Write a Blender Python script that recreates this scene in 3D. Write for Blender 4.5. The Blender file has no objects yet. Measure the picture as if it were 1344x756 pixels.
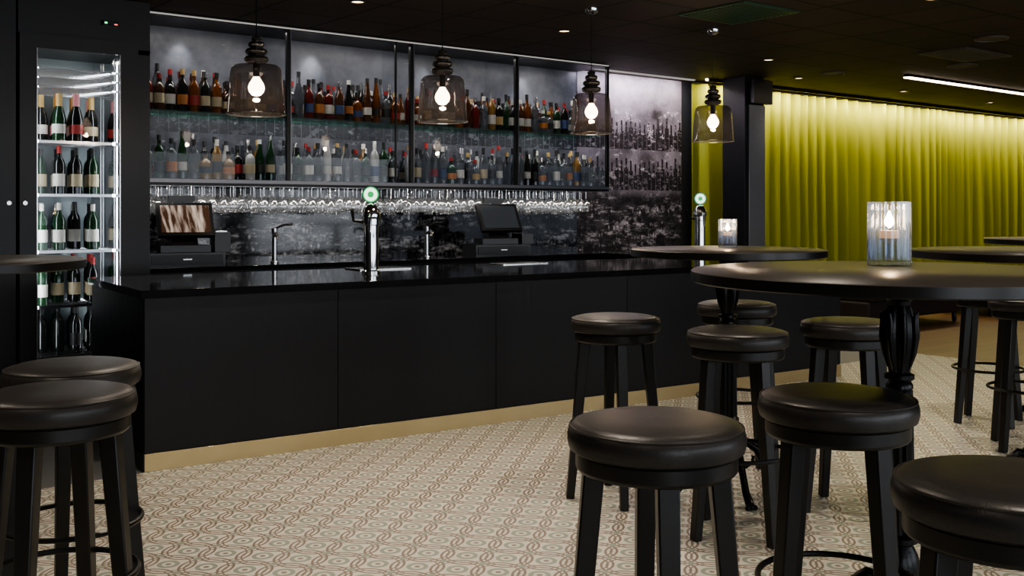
import bpy, math, random
from mathutils import Vector, Matrix
random.seed(7)
scene = bpy.context.scene
CEIL = 2.68
pi = math.pi

# ------------------------------------------------------------------ materials
def newmat(name):
    m = bpy.data.materials.new(name); m.use_nodes = True
    nt = m.node_tree
    for n in list(nt.nodes): nt.nodes.remove(n)
    out = nt.nodes.new('ShaderNodeOutputMaterial')
    return m, nt, out
def setv(node, key, v):
    if key in node.inputs: node.inputs[key].default_value = v
def c4(c): return (c[0], c[1], c[2], 1.0)
def pmat(name, col, rough=0.5, metal=0.0, var=0.0, vscale=20, bump=0.0, bscale=60, coat=0.0, emis=None, estr=0.0, trans=0.0, spec=0.5):
    m, nt, out = newmat(name)
    b = nt.nodes.new('ShaderNodeBsdfPrincipled')
    setv(b, 'Base Color', c4(col)); setv(b, 'Roughness', rough); setv(b, 'Metallic', metal)
    setv(b, 'Coat Weight', coat); setv(b, 'Transmission Weight', trans); setv(b, 'Specular IOR Level', spec)
    if emis: setv(b, 'Emission Color', c4(emis)); setv(b, 'Emission Strength', estr)
    tc = nt.nodes.new('ShaderNodeTexCoord')
    n = nt.nodes.new('ShaderNodeTexNoise'); n.inputs['Scale'].default_value = vscale; n.inputs['Detail'].default_value = 4
    nt.links.new(tc.outputs['Object'], n.inputs['Vector'])
    if var > 0:
        mx = nt.nodes.new('ShaderNodeMix'); mx.data_type = 'RGBA'
        mx.inputs[6].default_value = c4([x*(1-var) for x in col]); mx.inputs[7].default_value = c4([min(1, x*(1+var)) for x in col])
        nt.links.new(n.outputs['Fac'], mx.inputs[0]); nt.links.new(mx.outputs[2], b.inputs['Base Color'])
    if bump > 0:
        n2 = nt.nodes.new('ShaderNodeTexNoise'); n2.inputs['Scale'].default_value = bscale
        nt.links.new(tc.outputs['Object'], n2.inputs['Vector'])
        bp = nt.nodes.new('ShaderNodeBump'); bp.inputs['Strength'].default_value = bump; bp.inputs['Distance'].default_value = 0.002
        nt.links.new(n2.outputs['Fac'], bp.inputs['Height']); nt.links.new(bp.outputs[0], b.inputs['Normal'])
    nt.links.new(b.outputs[0], out.inputs[0])
    return m
def emat(name, col, s):
    m, nt, out = newmat(name)
    e = nt.nodes.new('ShaderNodeEmission'); e.inputs[0].default_value = c4(col); e.inputs[1].default_value = s
    nt.links.new(e.outputs[0], out.inputs[0]); return m
def thinglass(name, tint, refl=1.0, rough=0.02, gcol=(1, 1, 1), base=0.04, diff=0.0):
    m, nt, out = newmat(name)
    t = nt.nodes.new('ShaderNodeBsdfTransparent'); t.inputs[0].default_value = c4(tint)
    g = nt.nodes.new('ShaderNodeBsdfGlossy'); g.inputs['Color'].default_value = c4(gcol); g.inputs['Roughness'].default_value = rough
    lw = nt.nodes.new('ShaderNodeLayerWeight'); lw.inputs[0].default_value = 0.35
    ma = nt.nodes.new('ShaderNodeMath'); ma.operation = 'MULTIPLY_ADD'; ma.inputs[1].default_value = 0.6*refl; ma.inputs[2].default_value = base
    ma.use_clamp = True
    nt.links.new(lw.outputs['Facing'], ma.inputs[0])
    mx = nt.nodes.new('ShaderNodeMixShader')
    src = t.outputs[0]
    if diff > 0:
        d = nt.nodes.new('ShaderNodeBsdfDiffuse'); d.inputs[0].default_value = c4(gcol)
        m2 = nt.nodes.new('ShaderNodeMixShader'); m2.inputs[0].default_value = diff
        nt.links.new(t.outputs[0], m2.inputs[1]); nt.links.new(d.outputs[0], m2.inputs[2]); src = m2.outputs[0]
    nt.links.new(ma.outputs[0], mx.inputs[0]); nt.links.new(src, mx.inputs[1]); nt.links.new(g.outputs[0], mx.inputs[2])
    nt.links.new(mx.outputs[0], out.inputs[0]); return m

class NM:
    """tiny node-math helper"""
    def __init__(s, nt): s.nt = nt
    def op(s, o, a, b=None, c=None, clamp=False):
        n = s.nt.nodes.new('ShaderNodeMath'); n.operation = o; n.use_clamp = clamp
        for i, v in enumerate((a, b, c)):
            if v is None: continue
            if isinstance(v, (int, float)): n.inputs[i].default_value = v
            else: s.nt.links.new(v, n.inputs[i])
        return n.outputs[0]
    def length(s, a, b):
        return s.op('SQRT', s.op('ADD', s.op('MULTIPLY', a, a), s.op('MULTIPLY', b, b)))
    def mixc(s, f, a, b):
        n = s.nt.nodes.new('ShaderNodeMix'); n.data_type = 'RGBA'
        for i, v in ((0, f), (6, a), (7, b)):
            if isinstance(v, (int, float)): n.inputs[i].default_value = v
            elif isinstance(v, tuple): n.inputs[i].default_value = c4(v)
            else: s.nt.links.new(v, n.inputs[i])
        return n.outputs[2]
    def mapped(s, vec, stretch):
        mp = s.nt.nodes.new('ShaderNodeMapping'); mp.inputs['Scale'].default_value = stretch
        s.nt.links.new(vec, mp.inputs[0]); return mp.outputs[0]
    def noise(s, vec, scale, detail, rough, stretch=None):
        n = s.nt.nodes.new('ShaderNodeTexNoise'); n.inputs['Scale'].default_value = scale; n.inputs['Detail'].default_value = detail; n.inputs['Roughness'].default_value = rough
        if stretch: vec = s.mapped(vec, stretch)
        s.nt.links.new(vec, n.inputs['Vector']); return n.outputs['Fac']

def tile_floor_mat():
    m, nt, out = newmat('patterned_cement_tile')
    N = NM(nt)
    tc = nt.nodes.new('ShaderNodeTexCoord'); sp = nt.nodes.new('ShaderNodeSeparateXYZ')
    mp = nt.nodes.new('ShaderNodeMapping'); mp.inputs['Rotation'].default_value = (0, 0, math.radians(4)); mp.inputs['Scale'].default_value = (4.7, 4.7, 4.7)
    nt.links.new(tc.outputs['Object'], mp.inputs[0]); nt.links.new(mp.outputs[0], sp.inputs[0])
    u = N.op('ADD', sp.outputs[0], 100); v = N.op('ADD', sp.outputs[1], 100)
    cx = N.op('SUBTRACT', N.op('FRACT', u), 0.5); cy = N.op('SUBTRACT', N.op('FRACT', v), 0.5)
    ax = N.op('ABSOLUTE', cx); ay = N.op('ABSOLUTE', cy)
    ex = N.op('SUBTRACT', 0.5, ax); ey = N.op('SUBTRACT', 0.5, ay)
    d0 = N.length(cx, cy); dc = N.length(ex, ey); dx = N.length(ex, cy); dy = N.length(cx, ey)
    def ring(d, r, w):
        return N.op('LESS_THAN', N.op('ABSOLUTE', N.op('SUBTRACT', d, r)), w)
    mx = lambda *a: a[0] if len(a) == 1 else N.op('MAXIMUM', a[0], mx(*a[1:]))
    line = mx(ring(dc, 0.455, 0.023), ring(d0, 0.455, 0.023), ring(dc, 0.365, 0.016), ring(d0, 0.365, 0.016))
    green = mx(ring(dc, 0.15, 0.040), ring(d0, 0.15, 0.040), N.op('LESS_THAN', dx, 0.075), N.op('LESS_THAN', dy, 0.075))
    star = mx(N.op('LESS_THAN', dc, 0.05), N.op('LESS_THAN', d0, 0.05))
    grout = N.op('GREATER_THAN', N.op('MAXIMUM', ax, ay), 0.494)
    nz = N.noise(tc.outputs['Object'], 6, 6, 0.5)
    cream = N.mixc(nz, (0.60, 0.57, 0.485), (0.73, 0.70, 0.61))
    col = N.mixc(line, cream, (0.225, 0.175, 0.135))
    col = N.mixc(green, col, (0.30, 0.325, 0.265))
    col = N.mixc(star, col, (0.25, 0.20, 0.155))
    col = N.mixc(N.op('MULTIPLY', grout, 0.3), col, (0.45, 0.42, 0.36))
    b = nt.nodes.new('ShaderNodeBsdfPrincipled'); setv(b, 'Roughness', 0.40)
    nt.links.new(col, b.inputs['Base Color']); nt.links.new(b.outputs[0], out.inputs[0]); return m

def wood_floor_mat():
    m, nt, out = newmat('brown_wood_floor'); N = NM(nt)
    tc = nt.nodes.new('ShaderNodeTexCoord')
    br = nt.nodes.new('ShaderNodeTexBrick'); br.inputs['Scale'].default_value = 1.0
    br.inputs['Color1'].default_value = (0.20, 0.11, 0.05, 1); br.inputs['Color2'].default_value = (0.13, 0.07, 0.03, 1)
    br.inputs['Mortar'].default_value = (0.03, 0.02, 0.01, 1); br.inputs['Mortar Size'].default_value = 0.004
    br.inputs['Brick Width'].default_value = 1.6; br.inputs['Row Height'].default_value = 0.16
    nt.links.new(tc.outputs['Object'], br.inputs['Vector'])
    b = nt.nodes.new('ShaderNodeBsdfPrincipled'); setv(b, 'Roughness', 0.35)
    nt.links.new(br.outputs[0], b.inputs['Base Color']); nt.links.new(b.outputs[0], out.inputs[0]); return m

def ceiling_mat():
    m, nt, out = newmat('black_ceiling_tiles')
    tc = nt.nodes.new('ShaderNodeTexCoord')
    br = nt.nodes.new('ShaderNodeTexBrick'); br.offset = 0; br.inputs['Scale'].default_value = 1.0
    br.inputs['Color1'].default_value = (0.038, 0.029, 0.025, 1); br.inputs['Color2'].default_value = (0.046, 0.036, 0.030, 1)
    br.inputs['Mortar'].default_value = (0.005, 0.004, 0.004, 1); br.inputs['Mortar Size'].default_value = 0.014
    br.inputs['Brick Width'].default_value = 0.6; br.inputs['Row Height'].default_value = 0.6
    nt.links.new(tc.outputs['Object'], br.inputs['Vector'])
    b = nt.nodes.new('ShaderNodeBsdfPrincipled'); setv(b, 'Roughness', 0.7); setv(b, 'Specular IOR Level', 0.3)
    nt.links.new(br.outputs[0], b.inputs['Base Color']); nt.links.new(b.outputs[0], out.inputs[0]); return m

def mural_mat(name, rough, lo, mid, hi, silo=(1.5, 0.42, 2), colw=15.0, spec=0.5):
    """printed wall graphic: old black-and-white photo print - soft grey top, rows of dark bottle silhouettes, blotchy crowd-like shapes below"""
    m, nt, out = newmat(name); N = NM(nt)
    tc = nt.nodes.new('ShaderNodeTexCoord'); sp = nt.nodes.new('ShaderNodeSeparateXYZ'); ob = tc.outputs['Object']
    nt.links.new(ob, sp.inputs[0])
    x = N.op('ADD', sp.outputs[0], 50); z = sp.outputs[2]
    z0, rowh, nrow = silo
    cell = N.op('MULTIPLY', x, colw); zr = N.op('DIVIDE', N.op('SUBTRACT', z, z0), rowh)
    row = N.op('FLOOR', zr); zl = N.op('FRACT', zr)
    wn = nt.nodes.new('ShaderNodeTexWhiteNoise'); wn.noise_dimensions = '1D'
    nt.links.new(N.op('ADD', N.op('FLOOR', cell), N.op('MULTIPLY', row, 37.3)), wn.inputs['W']); r = wn.outputs['Value']
    cx = N.op('ABSOLUTE', N.op('SUBTRACT', N.op('FRACT', cell), 0.5))
    hbody = N.op('MULTIPLY_ADD', r, 0.22, 0.36); hneck = N.op('ADD', hbody, 0.26)
    sil = N.op('MAXIMUM', N.op('MULTIPLY', N.op('LESS_THAN', zl, hbody), N.op('LESS_THAN', cx, 0.46)), N.op('MULTIPLY', N.op('LESS_THAN', zl, hneck), N.op('LESS_THAN', cx, 0.19)))
    band = N.op('MULTIPLY', N.op('GREATER_THAN', zr, 0.0), N.op('LESS_THAN', zr, float(nrow)))
    big = N.noise(ob, 1.7, 8, 0.65); fine = N.noise(ob, 11, 9, 0.78, (0.8, 1, 1.3)); smear = N.noise(ob, 3.2, 10, 0.8, (0.6, 1, 3.2))
    bigc = N.op('MULTIPLY', N.op('SUBTRACT', big, 0.36), 3.6, clamp=True)
    topc = N.mixc(N.op('MULTIPLY_ADD', bigc, 0.7, N.op('MULTIPLY', fine, 0.3)), lo, mid)
    sk = N.op('MULTIPLY', sil, N.op('GREATER_THAN', fine, 0.44))
    glint = N.op('MULTIPLY', N.op('SUBTRACT', fine, 0.56), 8, clamp=True)
    silc = N.mixc(glint, N.mixc(sk, N.mixc(bigc, lo, mid), lo), hi)
    # lower zone: small light standing shapes (crowd / glassware of the old photo), broken into horizontal bands by wear
    vo = nt.nodes.new('ShaderNodeTexVoronoi'); vo.inputs['Scale'].default_value = 30; vo.inputs['Randomness'].default_value = 1.0
    nt.links.new(N.mapped(ob, (1.0, 0.01, 0.5)), vo.inputs['Vector'])
    vs = nt.nodes.new('ShaderNodeSeparateXYZ'); nt.links.new(vo.outputs['Color'], vs.inputs[0])
    blob = N.op('MULTIPLY', N.op('MULTIPLY', N.op('SUBTRACT', 0.5, vo.outputs['Distance']), 4.0, clamp=True), N.op('POWER', vs.outputs[0], 1.8))
    sm = N.op('MULTIPLY', N.op('SUBTRACT', smear, 0.49), 16, clamp=True)
    f2 = N.op('MULTIPLY', N.op('SUBTRACT', fine, 0.46), 8, clamp=True)
    body = N.op('MAXIMUM', N.op('MULTIPLY', f2, 0.7), blob)
    lowc = N.mixc(N.op('MULTIPLY', body, N.op('MULTIPLY_ADD', sm, 0.90, 0.10)), lo, hi)
    lowf = N.op('MULTIPLY', N.op('SUBTRACT', z0, z), 12, clamp=True)
    col = N.mixc(band, topc, silc); col = N.mixc(lowf, col, lowc)
    b = nt.nodes.new('ShaderNodeBsdfPrincipled'); setv(b, 'Roughness', rough); setv(b, 'Specular IOR Level', spec)
    nt.links.new(col, b.inputs['Base Color']); nt.links.new(b.outputs[0], out.inputs[0]); return m

def grain_panel():
    m, nt, out = newmat('black_stained_oak_panel'); N = NM(nt); tc = nt.nodes.new('ShaderNodeTexCoord')
    n = N.noise(tc.outputs['Object'], 30, 6, 0.65, (3.0, 3.0, 0.12))
    b = nt.nodes.new('ShaderNodeBsdfPrincipled'); setv(b, 'Specular IOR Level', 0.42)
    nt.links.new(N.mixc(n, (0.002, 0.002, 0.003), (0.013, 0.0135, 0.018)), b.inputs['Base Color'])
    nt.links.new(N.op('MULTIPLY_ADD', n, 0.40, 0.26), b.inputs['Roughness'])
    bp = nt.nodes.new('ShaderNodeBump'); bp.inputs['Strength'].default_value = 0.3; bp.inputs['Distance'].default_value = 0.001
    nt.links.new(n, bp.inputs['Height']); nt.links.new(bp.outputs[0], b.inputs['Normal'])
    nt.links.new(b.outputs[0], out.inputs[0]); return m

M = {}
M['tile'] = tile_floor_mat(); M['wood'] = wood_floor_mat(); M['ceil'] = ceiling_mat()
M['greyfloor'] = pmat('grey_vinyl_floor', (0.14, 0.14, 0.14), 0.5, var=0.2)
M['mural'] = mural_mat('printed_mural', 0.5, (0.016, 0.011, 0.014), (0.36, 0.31, 0.34), (0.85, 0.77, 0.78))
M['splash'] = mural_mat('printed_glass_splashback', 0.08, (0.008, 0.008, 0.011), (0.2, 0.2, 0.21), (0.50, 0.50, 0.52), silo=(1.46, 0.3, 1), colw=20)
M['cabback'] = mural_mat('printed_cabinet_back', 0.30, (0.04, 0.045, 0.055), (0.21, 0.22, 0.25), (0.38, 0.40, 0.43), silo=(1.52, 0.36, 2), colw=13, spec=0.2)
M['darkwall'] = pmat('dark_wall_paint', (0.03, 0.03, 0.032), 0.6, var=0.1)
M['blackpanel'] = pmat('black_laminate', (0.010, 0.0105, 0.013), 0.40, var=0.15, vscale=8)
M['barfront'] = grain_panel()
M['stone'] = pmat('polished_black_stone', (0.012, 0.012, 0.014), 0.07, var=0.3, vscale=120, spec=0.6)
M['brass'] = pmat('brushed_brass', (0.66, 0.55, 0.33), 0.32, 1.0, var=0.10, vscale=6)
M['steel'] = pmat('stainless_steel', (0.62, 0.62, 0.62), 0.22, 1.0, var=0.05)
M['softsteel'] = pmat('satin_steel_panel', (0.26, 0.27, 0.30), 0.35, 0.5, var=0.08)
M['chrome'] = pmat('polished_chrome', (0.8, 0.8, 0.8), 0.06, 1.0)
M['blackmetal'] = pmat('black_powder_coat', (0.012, 0.012, 0.013), 0.35, 0.3)
M['greymetal'] = pmat('anodised_grey_trim', (0.20, 0.20, 0.21), 0.35, 0.8)
M['iron'] = pmat('black_cast_iron', (0.011, 0.011, 0.012), 0.28, 0.5, bump=0.3, bscale=90)
M['stoolwood'] = pmat('black_stained_wood', (0.012, 0.011, 0.011), 0.36, var=0.3, vscale=12)
M['leather'] = pmat('black_leather', (0.030, 0.027, 0.026), 0.38, bump=0.25, bscale=160, var=0.15)
M['tabletop'] = pmat('black_table_top_painted_sheen', (0.05, 0.045, 0.041), 0.32, var=0.2, vscale=6)  # brown-grey sheen of the lit top is put into the base colour
M['tableedge'] = pmat('black_table_edge', (0.012, 0.011, 0.011), 0.3)
M['blackplastic'] = pmat('black_plastic', (0.012, 0.012, 0.013), 0.28)
M['cabglass'] = thinglass('cabinet_glass', (0.92, 0.93, 0.945), 0.13, 0.01, base=0.006)
M['shelfglass'] = thinglass('glass_shelf_green_edge', (0.80, 0.92, 0.88), 0.5, 0.03, gcol=(0.75, 1, 0.9), base=0.10, diff=0.04)
M['drinkglass'] = thinglass('clear_stemware_glass', (0.97, 0.98, 0.99), 1.2, 0.05, base=0.14, diff=0.05)
M['smoke'] = thinglass('smoked_glass_shade', (0.50, 0.475, 0.48), 0.40, 0.03, gcol=(0.9, 0.88, 0.88), base=0.035, diff=0.008)
M['darkglass'] = pmat('dark_mercury_glass', (0.30, 0.29, 0.29), 0.10, 0.9)
M['bluglass'] = thinglass('ribbed_blue_grey_glass', (0.82, 0.87, 0.94), 0.7, 0.05, gcol=(0.88, 0.93, 1), base=0.06, diff=0.04)
M['wax'] = pmat('candle_wax', (0.40, 0.34, 0.30), 0.5, emis=(1, 0.5, 0.2), estr=0.5)  # warm flame glow put into the wax as its own emission
M['flame'] = emat('candle_flame', (1.0, 0.60, 0.28), 110)
M['bulbglass'] = pmat('frosted_lit_bulb', (0.9, 0.85, 0.8), 0.3, emis=(1.0, 0.80, 0.60), estr=14)
M['ledwhite'] = emat('led_strip_white', (1.0, 0.93, 0.88), 0.35)
M['ledwarm'] = emat('led_strip_warm', (1.0, 0.82, 0.60), 7)
M['spotglow'] = emat('downlight_glow', (1.0, 0.72, 0.4), 4)
M['grille'] = pmat('ceiling_grille', (0.09, 0.08, 0.06), 0.5)
M['greengrille'] = pmat('green_tinted_panel', (0.03, 0.075, 0.04), 0.4)
def painted_glint_screen():
    m, nt, out = newmat('pos_screen_painted_glints'); N = NM(nt); tc = nt.nodes.new('ShaderNodeTexCoord')
    n = N.noise(tc.outputs['Object'], 7, 3, 0.5, (4, 1, 0.3)); f = N.op('MULTIPLY', N.op('SUBTRACT', n, 0.44), 5, clamp=True)  # vertical reflections on the screen, painted in as glowing streaks
    b = nt.nodes.new('ShaderNodeBsdfPrincipled'); setv(b, 'Roughness', 0.08)
    nt.links.new(N.mixc(f, (0.03, 0.02, 0.015), (0.4, 0.36, 0.33)), b.inputs['Base Color'])
    nt.links.new(N.mixc(f, (0.12, 0.055, 0.03), (1.0, 0.78, 0.62)), b.inputs['Emission Color']); setv(b, 'Emission Strength', 0.38)
    nt.links.new(b.outputs[0], out.inputs[0]); return m
M['screenglints'] = painted_glint_screen()
M['screen'] = pmat('pos_screen_dark', (0.02, 0.022, 0.025), 0.06, emis=(0.4, 0.45, 0.5), estr=0.05)
M['greensign'] = pmat('green_beer_badge', (0.02, 0.30, 0.08), 0.3, emis=(0.1, 0.8, 0.25), estr=0.5)
M['whitesign'] = pmat('white_badge_lettering', (0.8, 0.85, 0.8), 0.3, emis=(0.8, 1, 0.85), estr=1.6)
M['redled'] = emat('red_led', (1, 0.05, 0.05), 3); M['greenled'] = emat('green_led', (0.05, 1, 0.3), 3)
M['sofa'] = pmat('dark_upholstery', (0.03, 0.022, 0.018), 0.7, bump=0.2)
M['coolerin'] = pmat('cooler_interior_steel', (0.20, 0.23, 0.235), 0.35, 0.6)
def curtain_mat():
    m, nt, out = newmat('lime_green_curtain')
    tc = nt.nodes.new('ShaderNodeTexCoord'); N = NM(nt)
    n = N.noise(tc.outputs['Object'], 1.2, 3, 0.5, (6, 1, 0.4))
    col = N.mixc(n, (0.26, 0.285, 0.035), (0.38, 0.39, 0.06))
    b = nt.nodes.new('ShaderNodeBsdfPrincipled'); setv(b, 'Roughness', 0.8); setv(b, 'Specular IOR Level', 0.2)
    nt.links.new(col, b.inputs['Base Color']); nt.links.new(b.outputs[0], out.inputs[0]); return m
M['curtain'] = curtain_mat()
for nm, c, tr in [('clear', (0.20, 0.22, 0.24), 0.7), ('amber', (0.20, 0.065, 0.013), 0.4), ('green', (0.015, 0.05, 0.02), 0.3), ('dark', (0.010, 0.011, 0.010), 0), ('blue', (0.03, 0.08, 0.16), 0.4),
                  ('red', (0.13, 0.016, 0.012), 0.3), ('gold', (0.30, 0.17, 0.05), 0.4), ('brown', (0.07, 0.028, 0.01), 0.2), ('white', (0.34, 0.34, 0.33), 0)]:
    M['b_'+nm] = pmat('bottle_'+nm, c, 0.07, trans=tr, spec=0.7)
for nm, c in [('white', (0.58, 0.56, 0.51)), ('cream', (0.44, 0.37, 0.24)), ('black', (0.015, 0.015, 0.015)), ('red', (0.32, 0.03, 0.025)), ('gold', (0.48, 0.33, 0.13)), ('blue', (0.04, 0.07, 0.16)), ('pink', (0.65, 0.27, 0.28)), ('orange', (0.44, 0.16, 0.03)), ('green', (0.05, 0.18, 0.08))]:
    M['l_'+nm] = pmat('label_'+nm, c, 0.5)

# ------------------------------------------------------------------ mesh builder
class B:
    def __init__(s): s.v = []; s.f = []; s.m = []; s.mats = []; s.T = Matrix.Identity(4)
    def mi(s, k):
        if k not in s.mats: s.mats.append(k)
        return s.mats.index(k)
    def add(s, vs, fs, mat):
        o = len(s.v); s.v += [tuple(s.T @ Vector(p)) for p in vs]; i = s.mi(mat)
        for f in fs: s.f.append(tuple(o+a for a in f)); s.m.append(i)
    def box(s, x0, x1, y0, y1, z0, z1, mat):
        vs = [(x, y, z) for z in (z0, z1) for y in (y0, y1) for x in (x0, x1)]
        s.add(vs, [(0, 2, 3, 1), (4, 5, 7, 6), (0, 1, 5, 4), (2, 6, 7, 3), (0, 4, 6, 2), (1, 3, 7, 5)], mat)
    def lathe(s, prof, c, mat, seg=16, flute=0, fa=0.0):
        vs = []; fs = []
        for k, (r, z) in enumerate(prof):
            for i in range(seg):
                t = 2*pi*i/seg; rr = r*(1+fa*math.cos(flute*t)) if flute else r
                vs.append((c[0]+rr*math.cos(t), c[1]+rr*math.sin(t), c[2]+z))
        for k in range(len(prof)-1):
            for i in range(seg):
                j = (i+1) % seg; fs.append((k*seg+i, k*seg+j, (k+1)*seg+j, (k+1)*seg+i))
        s.add(vs, fs, mat)
    def tube(s, pts, rad, mat, seg=8, closed=False, square=False):
        pts = [Vector(p) for p in pts]; n = len(pts)
        if not isinstance(rad, (list, tuple)): rad = [rad]*n
        if square: seg = 4
        vs = []; fs = []; prev = None
        for k in range(n):
            if closed: d = pts[(k+1) % n]-pts[k-1]
            else: d = pts[min(k+1, n-1)]-pts[max(k-1, 0)]
            d.normalize()
            ref = Vector((0, 0, 1)) if abs(d.z) < 0.9 else Vector((1, 0, 0))
            if square: ref = square
            a = d.cross(ref); a.normalize(); b = d.cross(a)
            if prev is not None and a.dot(prev) < 0 and not square: a = -a; b = -b
            prev = a.copy()
            for i in range(seg):
                t = 2*pi*i/seg + (pi/4 if square else 0)
                q = pts[k]+(a*math.cos(t)+b*math.sin(t))*rad[k]*(1.414 if square else 1)
                vs.append(tuple(q))
        for k in range(n if closed else n-1):
            k2 = (k+1) % n
            for i in range(seg):
                j = (i+1) % seg; fs.append((k*seg+i, k2*seg+i, k2*seg+j, k*seg+j))
        if not closed: fs.append(tuple(range(seg))); fs.append(tuple((n-1)*seg+i for i in range(seg))[::-1])
        s.add(vs, fs, mat)
    def ring(s, c, R, r, mat, seg=40):
        s.tube([(c[0]+R*math.cos(2*pi*i/seg), c[1]+R*math.sin(2*pi*i/seg), c[2]) for i in range(seg)], r, mat, 8, closed=True)
    def ball(s, c, r, mat, seg=14, sz=1.0):
        n = 8; s.lathe([(max(r*math.sin(pi*k/n), 1e-4), -r*sz*math.cos(pi*k/n)) for k in range(n+1)], c, mat, seg)
    def done(s, name, bevel=0.0, loc=None):
        me = bpy.data.meshes.new(name)
        loc = Vector(loc) if loc else Vector((0, 0, 0))
        me.from_pydata([tuple(Vector(p)-loc) for p in s.v], [], s.f); me.update()
        for k in s.mats: me.materials.append(M[k])
        me.polygons.foreach_set('material_index', s.m)
        me.polygons.foreach_set('use_smooth', [True]*len(s.f))
        import bmesh
        bm = bmesh.new(); bm.from_mesh(me); bmesh.ops.recalc_face_normals(bm, faces=bm.faces); bm.to_mesh(me); bm.free()
        me.set_sharp_from_angle(angle=math.radians(38))
        ob = bpy.data.objects.new(name, me); ob.location = loc
        scene.collection.objects.link(ob)
        if bevel > 0:
            md = ob.modifiers.new('bevel', 'BEVEL'); md.width = bevel; md.segments = 2; md.limit_method = 'ANGLE'; md.angle_limit = math.radians(50)
        return ob

def light(name, kind, loc, energy, col=(1, 0.85, 0.7), **kw):
    l = bpy.data.lights.new(name, kind); l.energy = energy; l.color = col
    for k, v in kw.items():
        if k not in ('rot', 'aim'): setattr(l, k, v)
    o = bpy.data.objects.new(name, l); o.location = loc
    if 'rot' in kw: o.rotation_euler = kw['rot']
    if 'aim' in kw: o.rotation_euler = (Vector(kw['aim'])-Vector(loc)).to_track_quat('-Z', 'Y').to_euler()
    scene.collection.objects.link(o); return o

# ------------------------------------------------------------------ room shell
XL, XR, YR, YB = -2.2, 19.0, -3.5, 7.62
def simple(name, x0, x1, y0, y1, z0, z1, mat, bevel=0):
    b = B(); b.box(x0, x1, y0, y1, z0, z1, mat); return b.done(name, bevel)
simple('floor', XL, 8.6, YR, 5.12, -0.06, 0, 'tile')
simple('floor_service_area', XL, 8.6, 5.12, YB, -0.06, -0.001, 'greyfloor')
simple('floor_lounge_wood', 8.6, XR, YR, YB, -0.06, 0, 'wood')
simple('ceiling', XL, XR, YR, YB, CEIL, CEIL+0.1, 'ceil')
simple('wall_back', XL, XR, YB, YB+0.12, -0.06, CEIL, 'darkwall')
simple('wall_mural_panel', 6.76, 8.26, YB-0.012, YB, 0.0, CEIL, 'mural')
simple('wall_left', XL-0.12, XL, YR, YB, -0.06, CEIL, 'darkwall')
simple('wall_right', XR, XR+0.12, YR, YB, -0.06, CEIL, 'darkwall')
b = B()
wins = [(-1.4, 1.2), (1.8, 4.4), (5.0, 7.6), (8.2, 10.8), (11.4, 14.0), (14.6, 17.2)]
b.box(XL, XR, YR-0.2, YR, -0.06, 0.5, 'darkwall'); b.box(XL, XR, YR-0.2, YR, 2.35, CEIL, 'darkwall')
xs = [XL]+[q for w in wins for q in w]+[XR]
for i in range(0, len(xs), 2): b.box(xs[i], xs[i+1], YR-0.2, YR, 0.5, 2.35, 'darkwall')
b.done('wall_rear')
for i, (a, c) in enumerate(wins):
    b = B(); y0, y1 = YR-0.14, YR-0.06
    b.box(a, c, y0, y1, 0.5, 0.56, 'blackmetal'); b.box(a, c, y0, y1, 2.29, 2.35, 'blackmetal')
    for xx in (a, (a+c)/2-0.03, c-0.06): b.box(xx, xx+0.06, y0, y1, 0.56, 2.29, 'blackmetal')
    b.box(a+0.06, c-0.06, YR-0.105, YR-0.1, 0.56, 2.29, 'cabglass')
    b.done('window_%d' % (i+1))

# ------------------------------------------------------------------ curtain
def curtain(name, x0, x1, yc):
    vs = []; fs = []; nz = 16
    n = int((x1-x0)/0.016); ph = 0
    for i in range(n+1):
        xx = x0+(x1-x0)*i/n
        w = 2*pi/(0.225+0.06*math.sin(xx*2.3)+0.03*math.sin(xx*7.1)); ph += w*(x1-x0)/n
        for k in range(nz+1):
            t = k/nz; z = 0.02+(CEIL-0.05)*t
            amp = 0.062*(0.7+0.35*(1-t))*(1+0.35*math.sin(xx*5.3+1))
            yy = yc+amp*math.sin(ph+0.35*math.sin(2.2*(1-t)+xx*2))+0.016*math.sin(1.9*ph+1.2+2*t)*(0.3+t)
            vs.append((xx+0.018*math.sin(ph*0.5+t*3)*(1-t), yy, z))
    for i in range(n):
        for k in range(nz):
            a = i*(nz+1)+k; fs.append((a, a+nz+1, a+nz+2, a+1))
    b = B(); b.add(vs, fs, 'curtain')
    b.tube([(x0, yc, CEIL-0.02), (x1, yc, CEIL-0.02)], 0.012, 'blackmetal')
    return b.done(name)
curtain('curtain', 8.29, 18.9, 7.48)
b = B(); b.box(8.29, 18.9, 7.24, 7.255, CEIL-0.035, CEIL, 'blackmetal'); b.box(8.29, 18.9, 7.275, 7.295, CEIL-0.02, CEIL, 'ledwarm'); b.done('curtain_cove_light')
for i in range(5):
    x = 8.3+i*2.12
    light('curtain_wash_lamp', 'AREA', (x+1.06, 7.32, CEIL-0.04), 24, (1.0, 0.85, 0.56), shape='RECTANGLE', size=2.1, size_y=0.03, rot=(math.radians(16), 0, 0))

b = B(); b.box(8.45, 8.76, 6.9, 7.2, 0, CEIL, 'blackpanel'); b.box(8.50, 8.76, 6.885, 6.9, 0.0, CEIL-0.29, 'softsteel'); b.box(8.5, 8.8, 6.82, 6.9, CEIL-0.28, CEIL-0.03, 'blackplastic'); b.done('column', 0.003)

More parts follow.
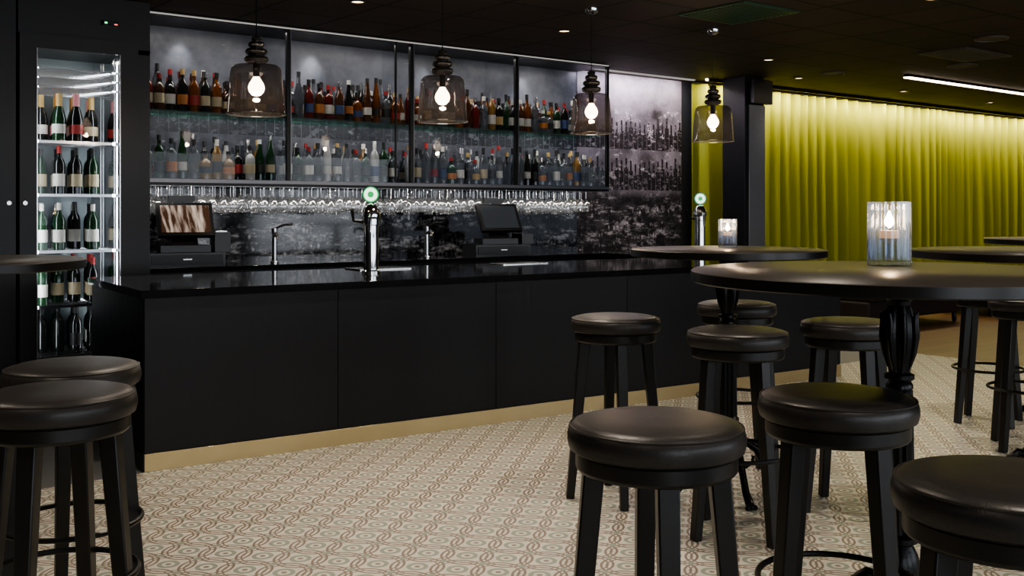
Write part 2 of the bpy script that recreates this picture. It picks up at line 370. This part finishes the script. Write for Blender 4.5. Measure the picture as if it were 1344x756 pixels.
# ------------------------------------------------------------------ bar counter
A0 = Vector((1.70, 5.127, 0)); ang = math.radians(-4.0)
BT = Matrix.Translation(A0) @ Matrix.Rotation(ang, 4, 'Z')
LB = 5.3; W = 1.2
b = B(); b.T = BT
b.box(0.02, LB-0.02, 0.02, W-0.02, 0.0, 0.86, 'barfront')
us = [0, 1.04, 2.08, 3.12, 4.16, LB]
for i in range(5): b.box(us[i]+0.0015, us[i+1]-0.0015, 0.008, 0.02, 0.09, 0.858, 'barfront')
b.box(0.0, 0.02, 0.03, W-0.02, 0.09, 0.858, 'barfront'); b.box(LB-0.02, LB, 0.03, W-0.02, 0.09, 0.858, 'barfront')
b.box(0.0, LB, 0.0, 0.008, 0.0, 0.088, 'brass'); b.box(-0.006, 0.0, 0.0, W-0.02, 0.0, 0.088, 'blackpanel')
b.box(-0.02, LB+0.02, -0.02, W, 0.86, 0.90, 'stone')
b.box(LB-0.6, LB, W-0.02, 2.13, 0.0, 0.86, 'barfront'); b.box(LB-0.62, LB+0.02, W, 2.14, 0.86, 0.90, 'stone')
b.box(1.6, 1.98, W-0.30, W-0.06, 0.90, 0.908, 'steel'); b.box(2.75, 3.15, W-0.26, W-0.06, 0.90, 0.906, 'steel')
b.done('bar_counter', 0.001)

def beer_tap(pos):
    b = B(); x, y, z = pos
    b.lathe([(0.001, 0), (0.060, 0), (0.060, 0.012), (0.048, 0.02), (0.046, 0.30), (0.052, 0.305), (0.052, 0.34), (0.058, 0.345), (0.060, 0.37), (0.054, 0.40), (0.03, 0.43), (0.018, 0.44), (0.001, 0.44)], (x, y, z), 'chrome', 32)
    d = Vector((-0.55, -0.83, 0))
    p = Vector((x, y, z))
    b.tube([p+Vector((0, 0, 0.36)), p+d*0.09+Vector((0, 0, 0.365)), p+d*0.13+Vector((0, 0, 0.35)), p+d*0.14+Vector((0, 0, 0.26))], [0.014, 0.014, 0.013, 0.010], 'chrome', 12)
    s_ = Vector((-0.83, 0.55, 0))
    b.tube([p+s_*0.04+Vector((0, 0, 0.32)), p+s_*0.11+Vector((0, 0, 0.33)), p+s_*0.12+Vector((0, 0, 0.40))], [0.012, 0.010, 0.013], 'blackplastic', 10)
    n = Vector((-0.62, -0.78, 0)); u = Vector((0.78, -0.62, 0)); w = Vector((0, 0, 1)); c = p+Vector((0, 0, 0.495))
    for r, off, th, m_ in ((0.056, -0.012, 0.024, 'chrome'), (0.050, 0.012, 0.004, 'greensign'), (0.042, 0.016, 0.002, 'whitesign'), (0.020, 0.018, 0.002, 'greensign')):
        vs = [tuple(c+n*(off+k*th)+(u*math.cos(2*pi*i/28)+w*math.sin(2*pi*i/28))*r) for k in (0, 1) for i in range(28)]
        fs = [(i, (i+1) % 28, 28+(i+1) % 28, 28+i) for i in range(28)]+[tuple(range(28)), tuple(range(28, 56))]
        b.add(vs, fs, m_)
    b.done('beer_tap')
beer_tap((3.30, 5.67, 0.90)); beer_tap((6.86, 6.10, 0.90))

# ------------------------------------------------------------------ back bar
b = B()
b.box(2.34, 6.75, 6.98, 7.6, 0.1, 0.87, 'blackpanel'); b.box(2.38, 6.71, 7.03, 7.6, 0.0, 0.1, 'blackpanel')
b.box(2.335, 7.2, 6.95, 7.6, 0.87, 0.90, 'stone')
for i in range(6): b.box(2.36+i*0.73, 2.36+i*0.73+0.70, 6.965, 6.98, 0.13, 0.85, 'blackpanel'); b.box(2.5+i*0.73, 2.9+i*0.73, 6.945, 6.965, 0.80, 0.815, 'steel')
b.box(6.75, 7.2, 6.98, 7.6, 0.0, 0.87, 'blackpanel')
b.done('back_counter', 0.002)
simple('splashback', 2.34, 6.75, 7.60, 7.618, 0.90, 1.50, 'splash')

divs = [2.36, 3.43, 4.52, 5.61, 6.71]
Z0, ZS, Z1 = 1.52, 2.0, 2.655
b = B()
b.box(2.34, 6.73, 7.14, 7.60, Z0-0.02, Z0, 'blackpanel'); b.box(2.34, 6.73, 7.14, 7.60, Z1, CEIL, 'blackpanel')
b.box(2.34, 6.73, 7.585, 7.60, Z0, Z1, 'cabback')
b.box(2.34, 6.73, 7.11, 7.14, Z0-0.030, Z0-0.005, 'greymetal'); b.box(2.34, 6.73, 7.12, 7.14, Z0-0.050, Z0-0.030, 'blackmetal'); b.box(2.34, 6.73, 7.11, 7.14, Z1-0.01, Z1+0.01, 'blackmetal')  # black lower lip added to hide the under-cabinet fill light
for i, d in enumerate(divs):
    b.box(d-0.013, d+0.013, 7.11, 7.14, Z0-0.005, Z1-0.01, 'blackmetal')
    b.box(d-0.004, d+0.004, 7.14, 7.585, Z0, Z1, 'cabglass')
for i in range(4):
    b.box(divs[i]+0.013, divs[i+1]-0.013, 7.123, 7.127, Z0-0.003, Z1-0.012, 'cabglass')
    b.box(divs[i]+0.005, divs[i+1]-0.005, 7.17, 7.58, ZS-0.01, ZS, 'shelfglass')
    b.box(divs[i]+0.013, divs[i]+0.02, 7.105, 7.12, Z0, Z1, 'greymetal')
b.box(4.36, 4.372, 7.105, 7.12, Z0, Z1, 'blackmetal')
b.box(2.36, 6.71, 7.10, 7.11, Z1-0.002, Z1+0.008, 'ledwhite')
b.done('glass_bottle_cabinet')
for i in range(4):
    xm = (divs[i]+divs[i+1])/2
    light('cabinet_spot', 'SPOT', (xm-0.12, 7.48, Z1-0.02), 8, (1, 0.96, 0.92), spot_size=math.radians(70), spot_blend=0.9, shadow_soft_size=0.02, aim=(xm-0.12, 7.585, 2.25))
    light('cabinet_shelf_led', 'AREA', (xm, 7.18, Z1-0.02), 5.5, (1, 0.92, 0.84), shape='RECTANGLE', size=1.0, size_y=0.03, aim=(xm, 7.30, 1.6))
    light('cabinet_shelf_led', 'AREA', (xm, 7.18, ZS-0.02), 2.2, (1, 0.94, 0.9), shape='RECTANGLE', size=1.0, size_y=0.02, aim=(xm, 7.40, 1.5))
    light('splash_fill', 'AREA', (xm, 7.158, Z0-0.024), 3.2, (1, 0.94, 0.88), shape='RECTANGLE', size=1.0, size_y=0.02, aim=(xm, 7.45, 1.1))  # fill light added under the cabinet to brighten the hanging glasses

def bottle(b, x, y, z, kind, col, lab, cap, sc=1.0, seg=12):
    if kind == 'wine':
        r = 0.037; pr = [(0.001, 0), (r, 0), (r, 0.185*sc), (r*0.85, 0.21*sc), (0.015, 0.235*sc), (0.0135, 0.29*sc)]; top = (0.0145, 0.235*sc+0.012, 0.30*sc); lz = (0.05, 0.13)
    elif kind == 'champ':
        r = 0.043; pr = [(0.001, 0), (r, 0), (r, 0.15*sc), (r*0.8, 0.19*sc), (0.02, 0.235*sc), (0.015, 0.29*sc)]; top = (0.021, 0.215*sc, 0.315*sc); lz = (0.05, 0.11)
    elif kind == 'squat':
        r = 0.044; pr = [(0.001, 0), (r, 0), (r*1.03, 0.12*sc), (r*0.9, 0.15*sc), (0.016, 0.175*sc), (0.014, 0.22*sc)]; top = (0.018, 0.205*sc, 0.24*sc); lz = (0.04, 0.09)
    elif kind == 'tall':
        r = 0.034; pr = [(0.001, 0), (r, 0), (r, 0.16*sc), (r*0.9, 0.19*sc), (r*0.5, 0.25*sc), (0.0135, 0.30*sc)]; top = (0.015, 0.29*sc, 0.325*sc); lz = (0.06, 0.12)
    else:
        r = 0.037; pr = [(0.001, 0), (r, 0), (r, 0.18*sc), (r*0.8, 0.205*sc), (0.0135, 0.225*sc), (0.013, 0.275*sc)]; top = (0.016, 0.255*sc, 0.295*sc); lz = (0.05, 0.12)
    b.lathe(pr, (x, y, z), col, seg)
    b.lathe([(top[0], top[1]), (top[0], top[2]), (0.001, top[2])], (x, y, z), cap, seg)
    if lab: b.lathe([(r+0.0012, lz[0]), (r+0.0012, lz[1])], (x, y, z), lab, seg)
labs = ['l_white', 'l_cream', 'l_black', 'l_white', 'l_gold', 'l_red', 'l_cream', 'l_blue', 'l_orange', 'l_black', None, None, None]
caps = ['l_black', 'l_gold', 'l_black', 'l_red', 'l_black', 'steel', 'l_black', 'l_white']
upper = ['b_amber', 'b_red', 'b_brown', 'b_dark', 'b_amber', 'b_gold', 'b_green', 'b_clear', 'b_amber', 'b_blue', 'b_clear', 'b_dark', 'b_green']
upperL = ['b_red', 'b_brown', 'b_dark', 'b_amber', 'b_clear', 'b_amber', 'b_brown', 'b_clear', 'b_dark', 'b_dark']
lower = ['b_clear', 'b_clear', 'b_clear', 'b_green', 'b_clear', 'b_dark', 'b_clear', 'b_gold', 'b_white', 'b_dark']
for si, zz in ((0, ZS), (1, Z0)):
    for i in range(4):
        b = B()
        for row, yy in ((0, 7.25), (1, 7.37), (2, 7.48)):
            x = divs[i]+0.06+row*0.03
            if row == 2 and si == 1: continue
            while x < divs[i+1]-0.05:
                if random.random() < (0.98 if si == 0 else 0.92):
                    kd = random.choice(['spirit', 'spirit', 'squat', 'wine', 'spirit', 'tall'])
                    cols = (lower if si else (upperL if i < 2 else upper))
                    bottle(b, x, yy+random.uniform(-0.012, 0.012), zz, kd, random.choice(cols), random.choice(labs), random.choice(caps), random.uniform(0.85, 1.16))
                x += random.uniform(0.082, 0.089)
        b.done('liquor_bottles')

b = B()
for yy in (7.295, 7.375, 7.455, 7.535):
    for off in (-0.018, 0.018):
        b.box(2.4, 6.68, yy+off-0.003, yy+off+0.003, 1.474, 1.481, 'steel')
    x = 2.43+random.uniform(0, 0.03)
    while x < 6.66:
        g = random.choice([1.0, 1.0, 0.85, 1.1])
        if random.random() < 0.95:
            zt = 1.4825
            b.lathe([(0.001, 0.0), (0.033, 0.002), (0.004, -0.008), (0.0035, -0.085*g), (0.012, -0.095*g), (0.032, -0.12*g), (0.038, -0.15*g), (0.035, -0.185*g), (0.030, -0.205*g)], (x, yy, zt), 'drinkglass', 12)
        x += 0.080
for xx in (2.42, 3.4, 4.5, 5.6, 6.66): b.box(xx-0.004, xx+0.004, 7.26, 7.57, 1.481, 1.50, 'steel')
b.done('hanging_wine_glasses')

def pos(name, x, y, z, scr, printer):
    b = B(); b.T = Matrix.Translation((x, y, z)) @ Matrix.Rotation(math.radians(-12), 4, 'Z')
    b.box(-0.26, 0.26, -0.13, 0.16, 0.0, 0.10, 'blackplastic'); b.box(-0.24, 0.24, -0.138, -0.13, 0.02, 0.085, 'blackpanel'); b.box(-0.03, 0.03, -0.142, -0.138, 0.05, 0.06, 'steel')
    b.box(-0.17, 0.17, -0.07, 0.12, 0.10, 0.15, 'blackplastic')
    vs = [(-0.09, -0.03, 0.15), (0.09, -0.03, 0.15), (0.07, 0.04, 0.34), (-0.07, 0.04, 0.34), (-0.09, 0.10, 0.15), (0.09, 0.10, 0.15), (0.07, 0.10, 0.34), (-0.07, 0.10, 0.34)]
    b.add(vs, [(0, 1, 2, 3), (4, 7, 6, 5), (0, 3, 7, 4), (1, 5, 6, 2), (3, 2, 6, 7), (0, 4, 5, 1)], 'blackplastic')
    T0 = b.T
    b.T = T0 @ Matrix.Translation((0, -0.03, 0.32)) @ Matrix.Rotation(math.radians(-32), 4, 'X')
    b.box(-0.19, 0.19, -0.02, 0.02, -0.13, 0.14, 'blackplastic'); b.box(-0.165, 0.165, -0.0225, -0.02, -0.105, 0.115, scr)
    b.T = T0
    b.tube([(0.0, 0.07, 0.34), (0.0, 0.08, 0.46)], 0.014, 'blackplastic'); b.box(-0.10, 0.08, 0.06, 0.10, 0.45, 0.50, 'blackplastic')
    b.box(0.19, 0.30, -0.10, 0.10, 0.10, 0.24 if printer else 0.19, 'blackplastic')
    if printer: b.box(0.205, 0.285, -0.05, 0.05, 0.24, 0.25, 'steel')
    b.done(name, 0.006)
pos('cash_register', 2.64, 7.12, 0.90, 'screenglints', True)
pos('cash_register', 5.40, 7.12, 0.90, 'screen', False)

def faucet(x, y):
    b = B()
    b.lathe([(0.001, 0), (0.03, 0), (0.03, 0.012), (0.02, 0.02), (0.018, 0.22), (0.022, 0.225), (0.022, 0.26), (0.001, 0.262)], (x, y, 0.90), 'steel', 18)
    b.tube([(x, y, 1.10), (x-0.03, y-0.10, 1.13), (x-0.05, y-0.15, 1.12), (x-0.052, y-0.155, 1.09)], 0.011, 'steel', 10)
    b.tube([(x, y, 1.155), (x+0.06, y-0.02, 1.185), (x+0.13, y-0.03, 1.19)], [0.009, 0.008, 0.011], 'blackplastic', 8)
    b.done('bar_faucet')
faucet(3.32, 7.12); faucet(4.67, 7.12)

# ------------------------------------------------------------------ wine cooler + built-in cabinet
b = B()
CX0, CX1, CY = 1.613, 2.125, 6.9
b.box(1.515, CX0-0.03, CY+0.02, 7.58, 0.0, 2.36, 'blackpanel'); b.box(CX1+0.03, 2.33, CY+0.02, 7.58, 0.0, 2.36, 'blackpanel')
b.box(1.515, 2.33, CY+0.02, 7.58, 2.33, CEIL, 'blackpanel'); b.box(1.515, 2.33, CY+0.02, 7.58, 0.0, 0.34, 'blackpanel')
b.box(CX0-0.03, CX0, CY+0.02, 7.5, 0.34, 2.33, 'coolerin'); b.box(CX1, CX1+0.03, CY+0.02, 7.5, 0.34, 2.33, 'chrome')
b.box(CX0-0.03, CX1+0.03, 7.5, 7.58, 0.34, 2.33, 'coolerin')
b.box(1.515, CX0, CY-0.02, CY+0.02, 0.12, 2.40, 'blackpanel'); b.box(CX1, 2.24, CY-0.02, CY+0.02, 0.12, 2.40, 'blackpanel')
b.box(CX0, CX1, CY-0.02, CY+0.02, 2.31, 2.40, 'blackpanel'); b.box(CX0, CX1, CY-0.02, CY+0.02, 0.12, 0.36, 'blackpanel')
b.box(CX0, CX1, CY-0.004, CY+0.004, 0.36, 2.31, 'cabglass')
b.box(CX0, CX0+0.006, CY-0.024, CY-0.02, 0.36, 2.31, 'steel'); b.box(CX1-0.006, CX1, CY-0.024, CY-0.02, 0.36, 2.31, 'steel')
b.box(2.02, 2.12, CY-0.005, CY+0.02, 2.50, 2.53, 'blackplastic'); b.box(2.03, 2.045, CY-0.008, CY-0.005, 2.51, 2.52, 'greenled'); b.box(2.09, 2.11, CY-0.008, CY-0.005, 2.505, 2.512, 'redled')
shel = [0.37, 0.69, 1.04, 1.40, 1.74, 2.08, 2.14, 2.20]
for s_ in shel:
    for k in range(12): b.box(CX0, CX1, 6.96+k*0.045, 6.964+k*0.045, s_-0.006, s_-0.002, 'steel')
    b.box(CX0, CX1, 6.945, 6.955, s_-0.018 if s_ < 1.9 else s_-0.008, s_, 'steel'); b.box(CX0, CX0+0.008, 6.95, 7.49, s_-0.01, s_-0.001, 'steel'); b.box(CX1-0.008, CX1, 6.95, 7.49, s_-0.01, s_-0.001, 'steel')
for k in range(2): b.box(CX1-0.012, CX1-0.004, 6.98+k*0.3, 7.0+k*0.3, 0.36, 2.3, 'steel')
b.tube([(1.545, CY-0.032, 1.34), (1.545, CY-0.019, 1.34)], 0.013, 'steel', 16)
b.done('wine_cooler', 0.0)
for x_ in (CX0+0.02, CX1-0.02):
    light('cooler_led', 'AREA', (x_, 6.94, 1.33), 3.4, (0.93, 0.97, 1.0), shape='RECTANGLE', size=0.02, size_y=1.9, aim=((CX0+CX1)/2, 7.3, 1.33))
light('cooler_led', 'AREA', ((CX0+CX1)/2, 7.15, 2.3), 1.5, (1, 0.93, 0.8), shape='RECTANGLE', size=0.4, size_y=0.2)
wsets = [('wine', ['b_dark', 'b_dark'], ['l_black', 'l_white', None], ['l_black']),
         ('wine', ['b_green', 'b_dark'], ['l_cream', 'l_white'], ['l_black', 'l_red', 'l_red']),
         ('wine', ['b_dark', 'b_green'], ['l_white', 'l_white', 'l_cream'], ['l_black', 'l_white']),
         ('wine', ['b_green', 'b_dark', 'b_dark'], ['l_white', 'l_cream'], ['l_red', 'l_black', 'l_black']),
         ('champ', ['b_green', 'b_dark', 'b_dark', 'b_brown'], ['l_white', 'l_red', 'l_cream', 'l_pink'], ['l_gold', 'l_pink', 'l_gold', 'l_orange'])]
for s_, (kd, cs, ls, cp) in zip(shel[:5], wsets):
    b = B()
    for row in range(3):
        for k in range(4):
            x = CX0+0.065+k*0.105+row*0.025
            if x > CX1-0.05: continue
            if row == 0 and random.random() < 0.2: continue
            bottle(b, x, 7.03+row*0.13, s_, kd, random.choice(cs), random.choice(ls), random.choice(cp), random.uniform(0.96, 1.04), 14)
    b.done('wine_bottles')

b = B()
b.box(-0.6, 1.50, CY+0.02, 7.6, 0.0, CEIL, 'blackpanel')
for (a, c) in ((-0.58, 0.10), (0.105, 0.80), (0.805, 1.498)): b.box(a, c, CY, CY+0.02, 0.1, 2.66, 'blackpanel')
b.tube([(1.458, CY-0.012, 1.34), (1.458, CY+0.002, 1.34)], 0.013, 'steel', 16)
b.done('built_in_cabinet')
simple('wall_partition', XL, -0.6, 6.9, YB, 0, CEIL, 'darkwall')

# ------------------------------------------------------------------ pendants
def pendant(x, y, zb, R):
    b = B(); zt = zb+0.275
    b.lathe([(R, 0), (R*0.985, 0.004), (R*0.93, 0.12), (R*0.87, 0.225), (R*0.83, 0.25), (R*0.72, 0.266), (R*0.4, 0.273), (0.03, 0.276)], (x, y, zb), 'smoke', 40)
    b.ring((x, y, zb), R, 0.002, 'darkglass')
    nk = [(0.03, 0.0), (0.060, 0.012), (0.068, 0.03), (0.060, 0.046), (0.040, 0.054), (0.055, 0.064), (0.062, 0.080), (0.052, 0.096), (0.032, 0.104), (0.042, 0.112), (0.046, 0.126), (0.038, 0.140), (0.022, 0.148), (0.028, 0.156), (0.026, 0.170), (0.012, 0.180), (0.001, 0.182)]
    b.lathe([(r, z*0.84) for r, z in nk], (x, y, zt), 'darkglass', 28)
    b.tube([(x, y, zt+0.15), (x, y, CEIL-0.03)], 0.003, 'blackmetal', 6)
    b.lathe([(0.001, -0.05), (0.02, -0.048), (0.045, -0.03), (0.05, -0.012), (0.05, 0)], (x, y, CEIL), 'chrome', 24)
    b.lathe([(0.018, 0), (0.018, -0.07), (0.001, -0.072)], (x, y, zt), 'blackmetal', 14)
    zc = zt-0.13
    b.lathe([(0.001, -0.045), (0.022, -0.040), (0.039, -0.022), (0.045, 0.0), (0.039, 0.022), (0.024, 0.045), (0.015, 0.062), (0.014, 0.07)], (x, y, zc), 'bulbglass', 20)
    b.done('pendant_lamp')
    light('pendant_bulb_light', 'POINT', (x, y, zc-0.075), 9, (1, 0.78, 0.55), shadow_soft_size=0.02)
for x, y, R in ((2.36, 5.29, 0.16), (3.43, 5.06, 0.15), (4.75, 5.20, 0.145), (6.04, 5.24, 0.16)): pendant(x, y, 1.82, R)

# ------------------------------------------------------------------ stools / tables
def stool(x, y, rot):
    b = B(); b.T = Matrix.Translation((x, y, 0)) @ Matrix.Rotation(rot, 4, 'Z')
    b.lathe([(0.001, 0.752), (0.19, 0.752), (0.199, 0.758), (0.203, 0.773), (0.203, 0.789), (0.199, 0.804), (0.188, 0.814), (0.165, 0.820), (0.09, 0.824), (0.001, 0.825)], (0, 0, 0), 'leather', 48)
    b.ring((0, 0, 0.808), 0.1965, 0.0028, 'leather', 48)
    b.lathe([(0.001, 0.708), (0.178, 0.708), (0.184, 0.713), (0.184, 0.747), (0.180, 0.752), (0.001, 0.752)], (0, 0, 0), 'stoolwood', 48)
    for k in range(4):
        t = pi/4+k*pi/2; c, s_ = math.cos(t), math.sin(t)
        b.tube([(0.142*c, 0.142*s_, 0.722), (0.165*c, 0.165*s_, 0.46), (0.208*c, 0.208*s_, 0.0)], [0.024, 0.022, 0.018], 'stoolwood', square=Vector((c, s_, 0)))
    b.ring((0, 0, 0.33), 0.203, 0.0085, 'blackmetal', 48)
    b.done('bar_stool', 0.004, loc=(x, y, 0))
for x, y, r in [(1.706, 1.649, 0.15), (2.332, 1.60, 0.55), (3.232, 3.376, 0.2), (3.26, 2.70, 0.6), (3.90, 2.62, 0.35), (4.215, 3.496, 0.5), (1.845, 0.906, 0.35),
                (0.73, 2.90, 0.1), (0.896, 3.375, 0.7), (6.178, 3.168, 0.3), (5.664, 2.682, 0.6)]: stool(x, y, r)

def bar_table(x, y, R, rot, H=1.12):
    b = B(); b.T = Matrix.Translation((x, y, 0)) @ Matrix.Rotation(rot, 4, 'Z')
    b.lathe([(0.001, H), (R-0.004, H), (R, H-0.003)], (0, 0, 0), 'tabletop', 72)
    b.lathe([(R, H-0.003), (R, H-0.030), (R-0.004, H-0.034), (0.001, H-0.034)], (0, 0, 0), 'tableedge', 72)
    b.lathe([(0.001, 1.086), (0.11, 1.086), (0.11, 1.078), (0.045, 1.072), (0.034, 1.06), (0.044, 1.052), (0.046, 1.044), (0.032, 1.034), (0.030, 1.02)], (0, 0, 0), 'iron', 32)
    b.lathe([(0.030, 1.02), (0.036, 1.0), (0.043, 0.965), (0.045, 0.93), (0.042, 0.895), (0.036, 0.865), (0.030, 0.84), (0.028, 0.825)], (0, 0, 0), 'iron', 64, flute=8, fa=0.10)
    for k in range(8):
        t = 2*pi*k/8; c, s_ = math.cos(t), math.sin(t)
        b.tube([(0.030*c, 0.030*s_, 0.84), (0.042*c, 0.042*s_, 0.88), (0.049*c, 0.049*s_, 0.93), (0.047*c, 0.047*s_, 0.975), (0.051*c, 0.051*s_, 1.0)], [0.004, 0.007, 0.009, 0.008, 0.004], 'iron', 8)
    b.lathe([(0.030, 0.825), (0.042, 0.82), (0.042, 0.808), (0.032, 0.80), (0.038, 0.79), (0.038, 0.78), (0.034, 0.775)], (0, 0, 0), 'iron', 32)
    b.lathe([(0.035, 0.775), (0.039, 0.5), (0.041, 0.36)], (0, 0, 0), 'iron', 72, flute=12, fa=0.07)
    b.lathe([(0.041, 0.36), (0.052, 0.35), (0.052, 0.335), (0.038, 0.325), (0.05, 0.30), (0.062, 0.26), (0.060, 0.22), (0.045, 0.18), (0.04, 0.15), (0.055, 0.14), (0.055, 0.12), (0.02, 0.10), (0.001, 0.10)], (0, 0, 0), 'iron', 32)
    for k in range(4):
        t = pi/4+k*pi/2; c, s_ = math.cos(t), math.sin(t)
        P = [(0.04, 0.22), (0.09, 0.235), (0.14, 0.20), (0.175, 0.13), (0.21, 0.06), (0.25, 0.025), (0.27, 0.022)]
        b.tube([(r*c, r*s_, z) for r, z in P], [0.018, 0.020, 0.018, 0.016, 0.017, 0.020, 0.014], 'iron', 10)
        P = [(0.05, 0.14), (0.09, 0.12), (0.12, 0.14), (0.125, 0.17)]
        b.tube([(r*c, r*s_, z) for r, z in P], 0.008, 'iron', 8)
        for q in (-0.35, 0, 0.35):
            b.ball((0.268*c-q*0.05*s_, 0.268*s_+q*0.05*c, 0.013), 0.012, 'iron', 8)
    b.done('bar_table', 0, loc=(x, y, 0))
bar_table(2.74, 1.67, 0.60, 0.0); bar_table(3.67, 3.097, 0.44, 0.3); bar_table(0.677, 4.115, 0.45, 0.2)
bar_table(4.60, 2.13, 0.54, 0.1); bar_table(6.62, 2.92, 0.45, 0.8)

def candle(x, y, z, r, h):
    b = B(); n = 20; amp = 0.03
    b.lathe([(0.001, 0.0), (r*0.96, 0.0), (r, 0.006), (r, h), (r*0.93, h), (r*0.93, 0.02), (0.001, 0.018)], (x, y, z), 'bluglass', n*6, flute=n, fa=amp)
    b.lathe([(r*0.25, 0.018), (r*0.12, h*0.12), (r*0.12, h*0.34), (r*0.50, h*0.42)], (x, y, z), 'bluglass', 24)
    b.lathe([(0.001, h*0.43), (r*0.46, h*0.43), (r*0.46, h*0.55), (0.001, h*0.55)], (x, y, z), 'wax', 24)
    k = h/0.2
    b.lathe([(0.001, 0), (r*0.20, 0.012*k), (r*0.23, 0.022*k), (r*0.13, 0.036*k), (0.001, 0.054*k)], (x, y, z+h*0.59), 'flame', 12)
    b.tube([(x, y, z+h*0.55), (x, y, z+h*0.61)], 0.0012, 'blackmetal', 6)
    b.done('candle_holder')
    light('candle_flame_light', 'POINT', (x, y, z+h*0.92), 0.7, (1, 0.6, 0.3), shadow_soft_size=0.01)
candle(2.985, 1.855, 1.12, 0.066, 0.205); candle(3.787, 3.196, 1.12, 0.043, 0.135)

b = B()
for x0 in (9.6, 12.2):
    b.box(x0, x0+1.9, 6.2, 6.9, 0.12, 0.32, 'sofa'); b.box(x0+0.03, x0+0.93, 6.18, 6.75, 0.32, 0.44, 'sofa'); b.box(x0+0.97, x0+1.87, 6.18, 6.75, 0.32, 0.44, 'sofa')
    for lx in (x0+0.05, x0+1.8):
        for ly in (6.24, 6.82): b.box(lx, lx+0.05, ly, ly+0.05, 0, 0.12, 'blackmetal')
b.done('lounge_bench', 0.02)

# ------------------------------------------------------------------ ceiling items
def downlight(x, y, e=None, r=0.04):
    b = B(); b.lathe([(r+0.012, 0), (r+0.012, -0.006), (r, -0.008), (r, -0.003)], (x, y, CEIL), 'blackmetal', 24)
    b.lathe([(r, -0.003), (0.001, -0.003)], (x, y, CEIL), 'spotglow', 24); b.done('recessed_downlight')
    if e: light('downlight_lamp', 'SPOT', (x, y, CEIL-0.02), e, (1, 0.87, 0.72), spot_size=math.radians(110), spot_blend=0.8, shadow_soft_size=0.06)
for x in (3.39, 5.2, 7.68): downlight(x, 6.0, 50)
for x in (9.0, 10.98, 13.0): downlight(x, 6.64, 20)
for x in (-0.2, 1.9, 3.4):  # downlights out of view, added to light the tile floor
    for y, e in ((0.6, 68), (2.6, 76), (4.3, 88)): downlight(x, y, e)
for x in (5.6, 7.7):  # further unseen downlights added over the floor, including the single one below
    for y in (0.6, 2.6): downlight(x, y, 75)
downlight(6.3, 3.6, 80)
def speaker(x, y, r):
    b = B(); b.lathe([(r, 0), (r, -0.012), (r-0.012, -0.014), (r-0.014, -0.006), (0.001, -0.006)], (x, y, CEIL), 'grille', 40); b.done('ceiling_speaker')
for x, y, r in ((8.14, 4.15, 0.13), (5.74, 3.91, 0.11), (9.45, 5.1, 0.14), (8.95, 6.2, 0.12)): speaker(x, y, r)
b = B(); b.box(5.38, 5.98, 4.40, 5.0, CEIL-0.012, CEIL, 'greengrille')
for k in range(14): b.box(5.41, 5.95, 4.43+k*0.04, 4.445+k*0.04, CEIL-0.018, CEIL-0.012, 'greengrille')
b.done('ceiling_air_vent')
b = B(); b.box(8.4, 9.2, 4.5, 4.95, CEIL-0.012, CEIL, 'grille')
for k in range(10): b.box(8.43, 9.17, 4.53+k*0.04, 4.545+k*0.04, CEIL-0.018, CEIL-0.012, 'grille')
b.done('ceiling_air_vent')
b = B(); b.box(9.6, 16.5, 5.75, 5.80, CEIL-0.03, CEIL, 'blackmetal'); b.box(9.6, 16.5, 5.745, 5.805, CEIL-0.042, CEIL-0.03, 'ledwarm'); b.done('linear_ceiling_lamp')
light('mural_wash', 'AREA', (7.5, 7.42, CEIL-0.02), 17, (0.95, 0.88, 1.0), shape='RECTANGLE', size=1.4, size_y=0.04, rot=(math.radians(16), 0, 0))
b = B(); b.box(6.76, 8.25, 7.40, 7.44, CEIL-0.012, CEIL, 'ledwhite'); b.done('mural_cove_light')

for (a, c) in wins[:4]:
    light('window_daylight', 'AREA', ((a+c)/2, YR+0.02, 1.45), 38, (0.90, 0.95, 1.0), shape='RECTANGLE', size=2.4, size_y=1.7, rot=(math.radians(90), 0, 0))
w = bpy.data.worlds.new('World'); scene.world = w; w.use_nodes = True
w.node_tree.nodes['Background'].inputs[0].default_value = (0.75, 0.85, 1.0, 1); w.node_tree.nodes['Background'].inputs[1].default_value = 0.8

# ------------------------------------------------------------------ camera
cam = bpy.data.cameras.new('camera'); cam.sensor_width = 36; cam.lens = 36*1350/1344; cam.shift_y = -(378-275)/1344
co = bpy.data.objects.new('camera', cam); co.location = (0, 0, 1.3); co.rotation_euler = (math.radians(90), 0, math.radians(-38))
scene.collection.objects.link(co); scene.camera = co
scene.view_settings.look = 'AgX - Medium High Contrast'
scene.view_settings.exposure = 0.15
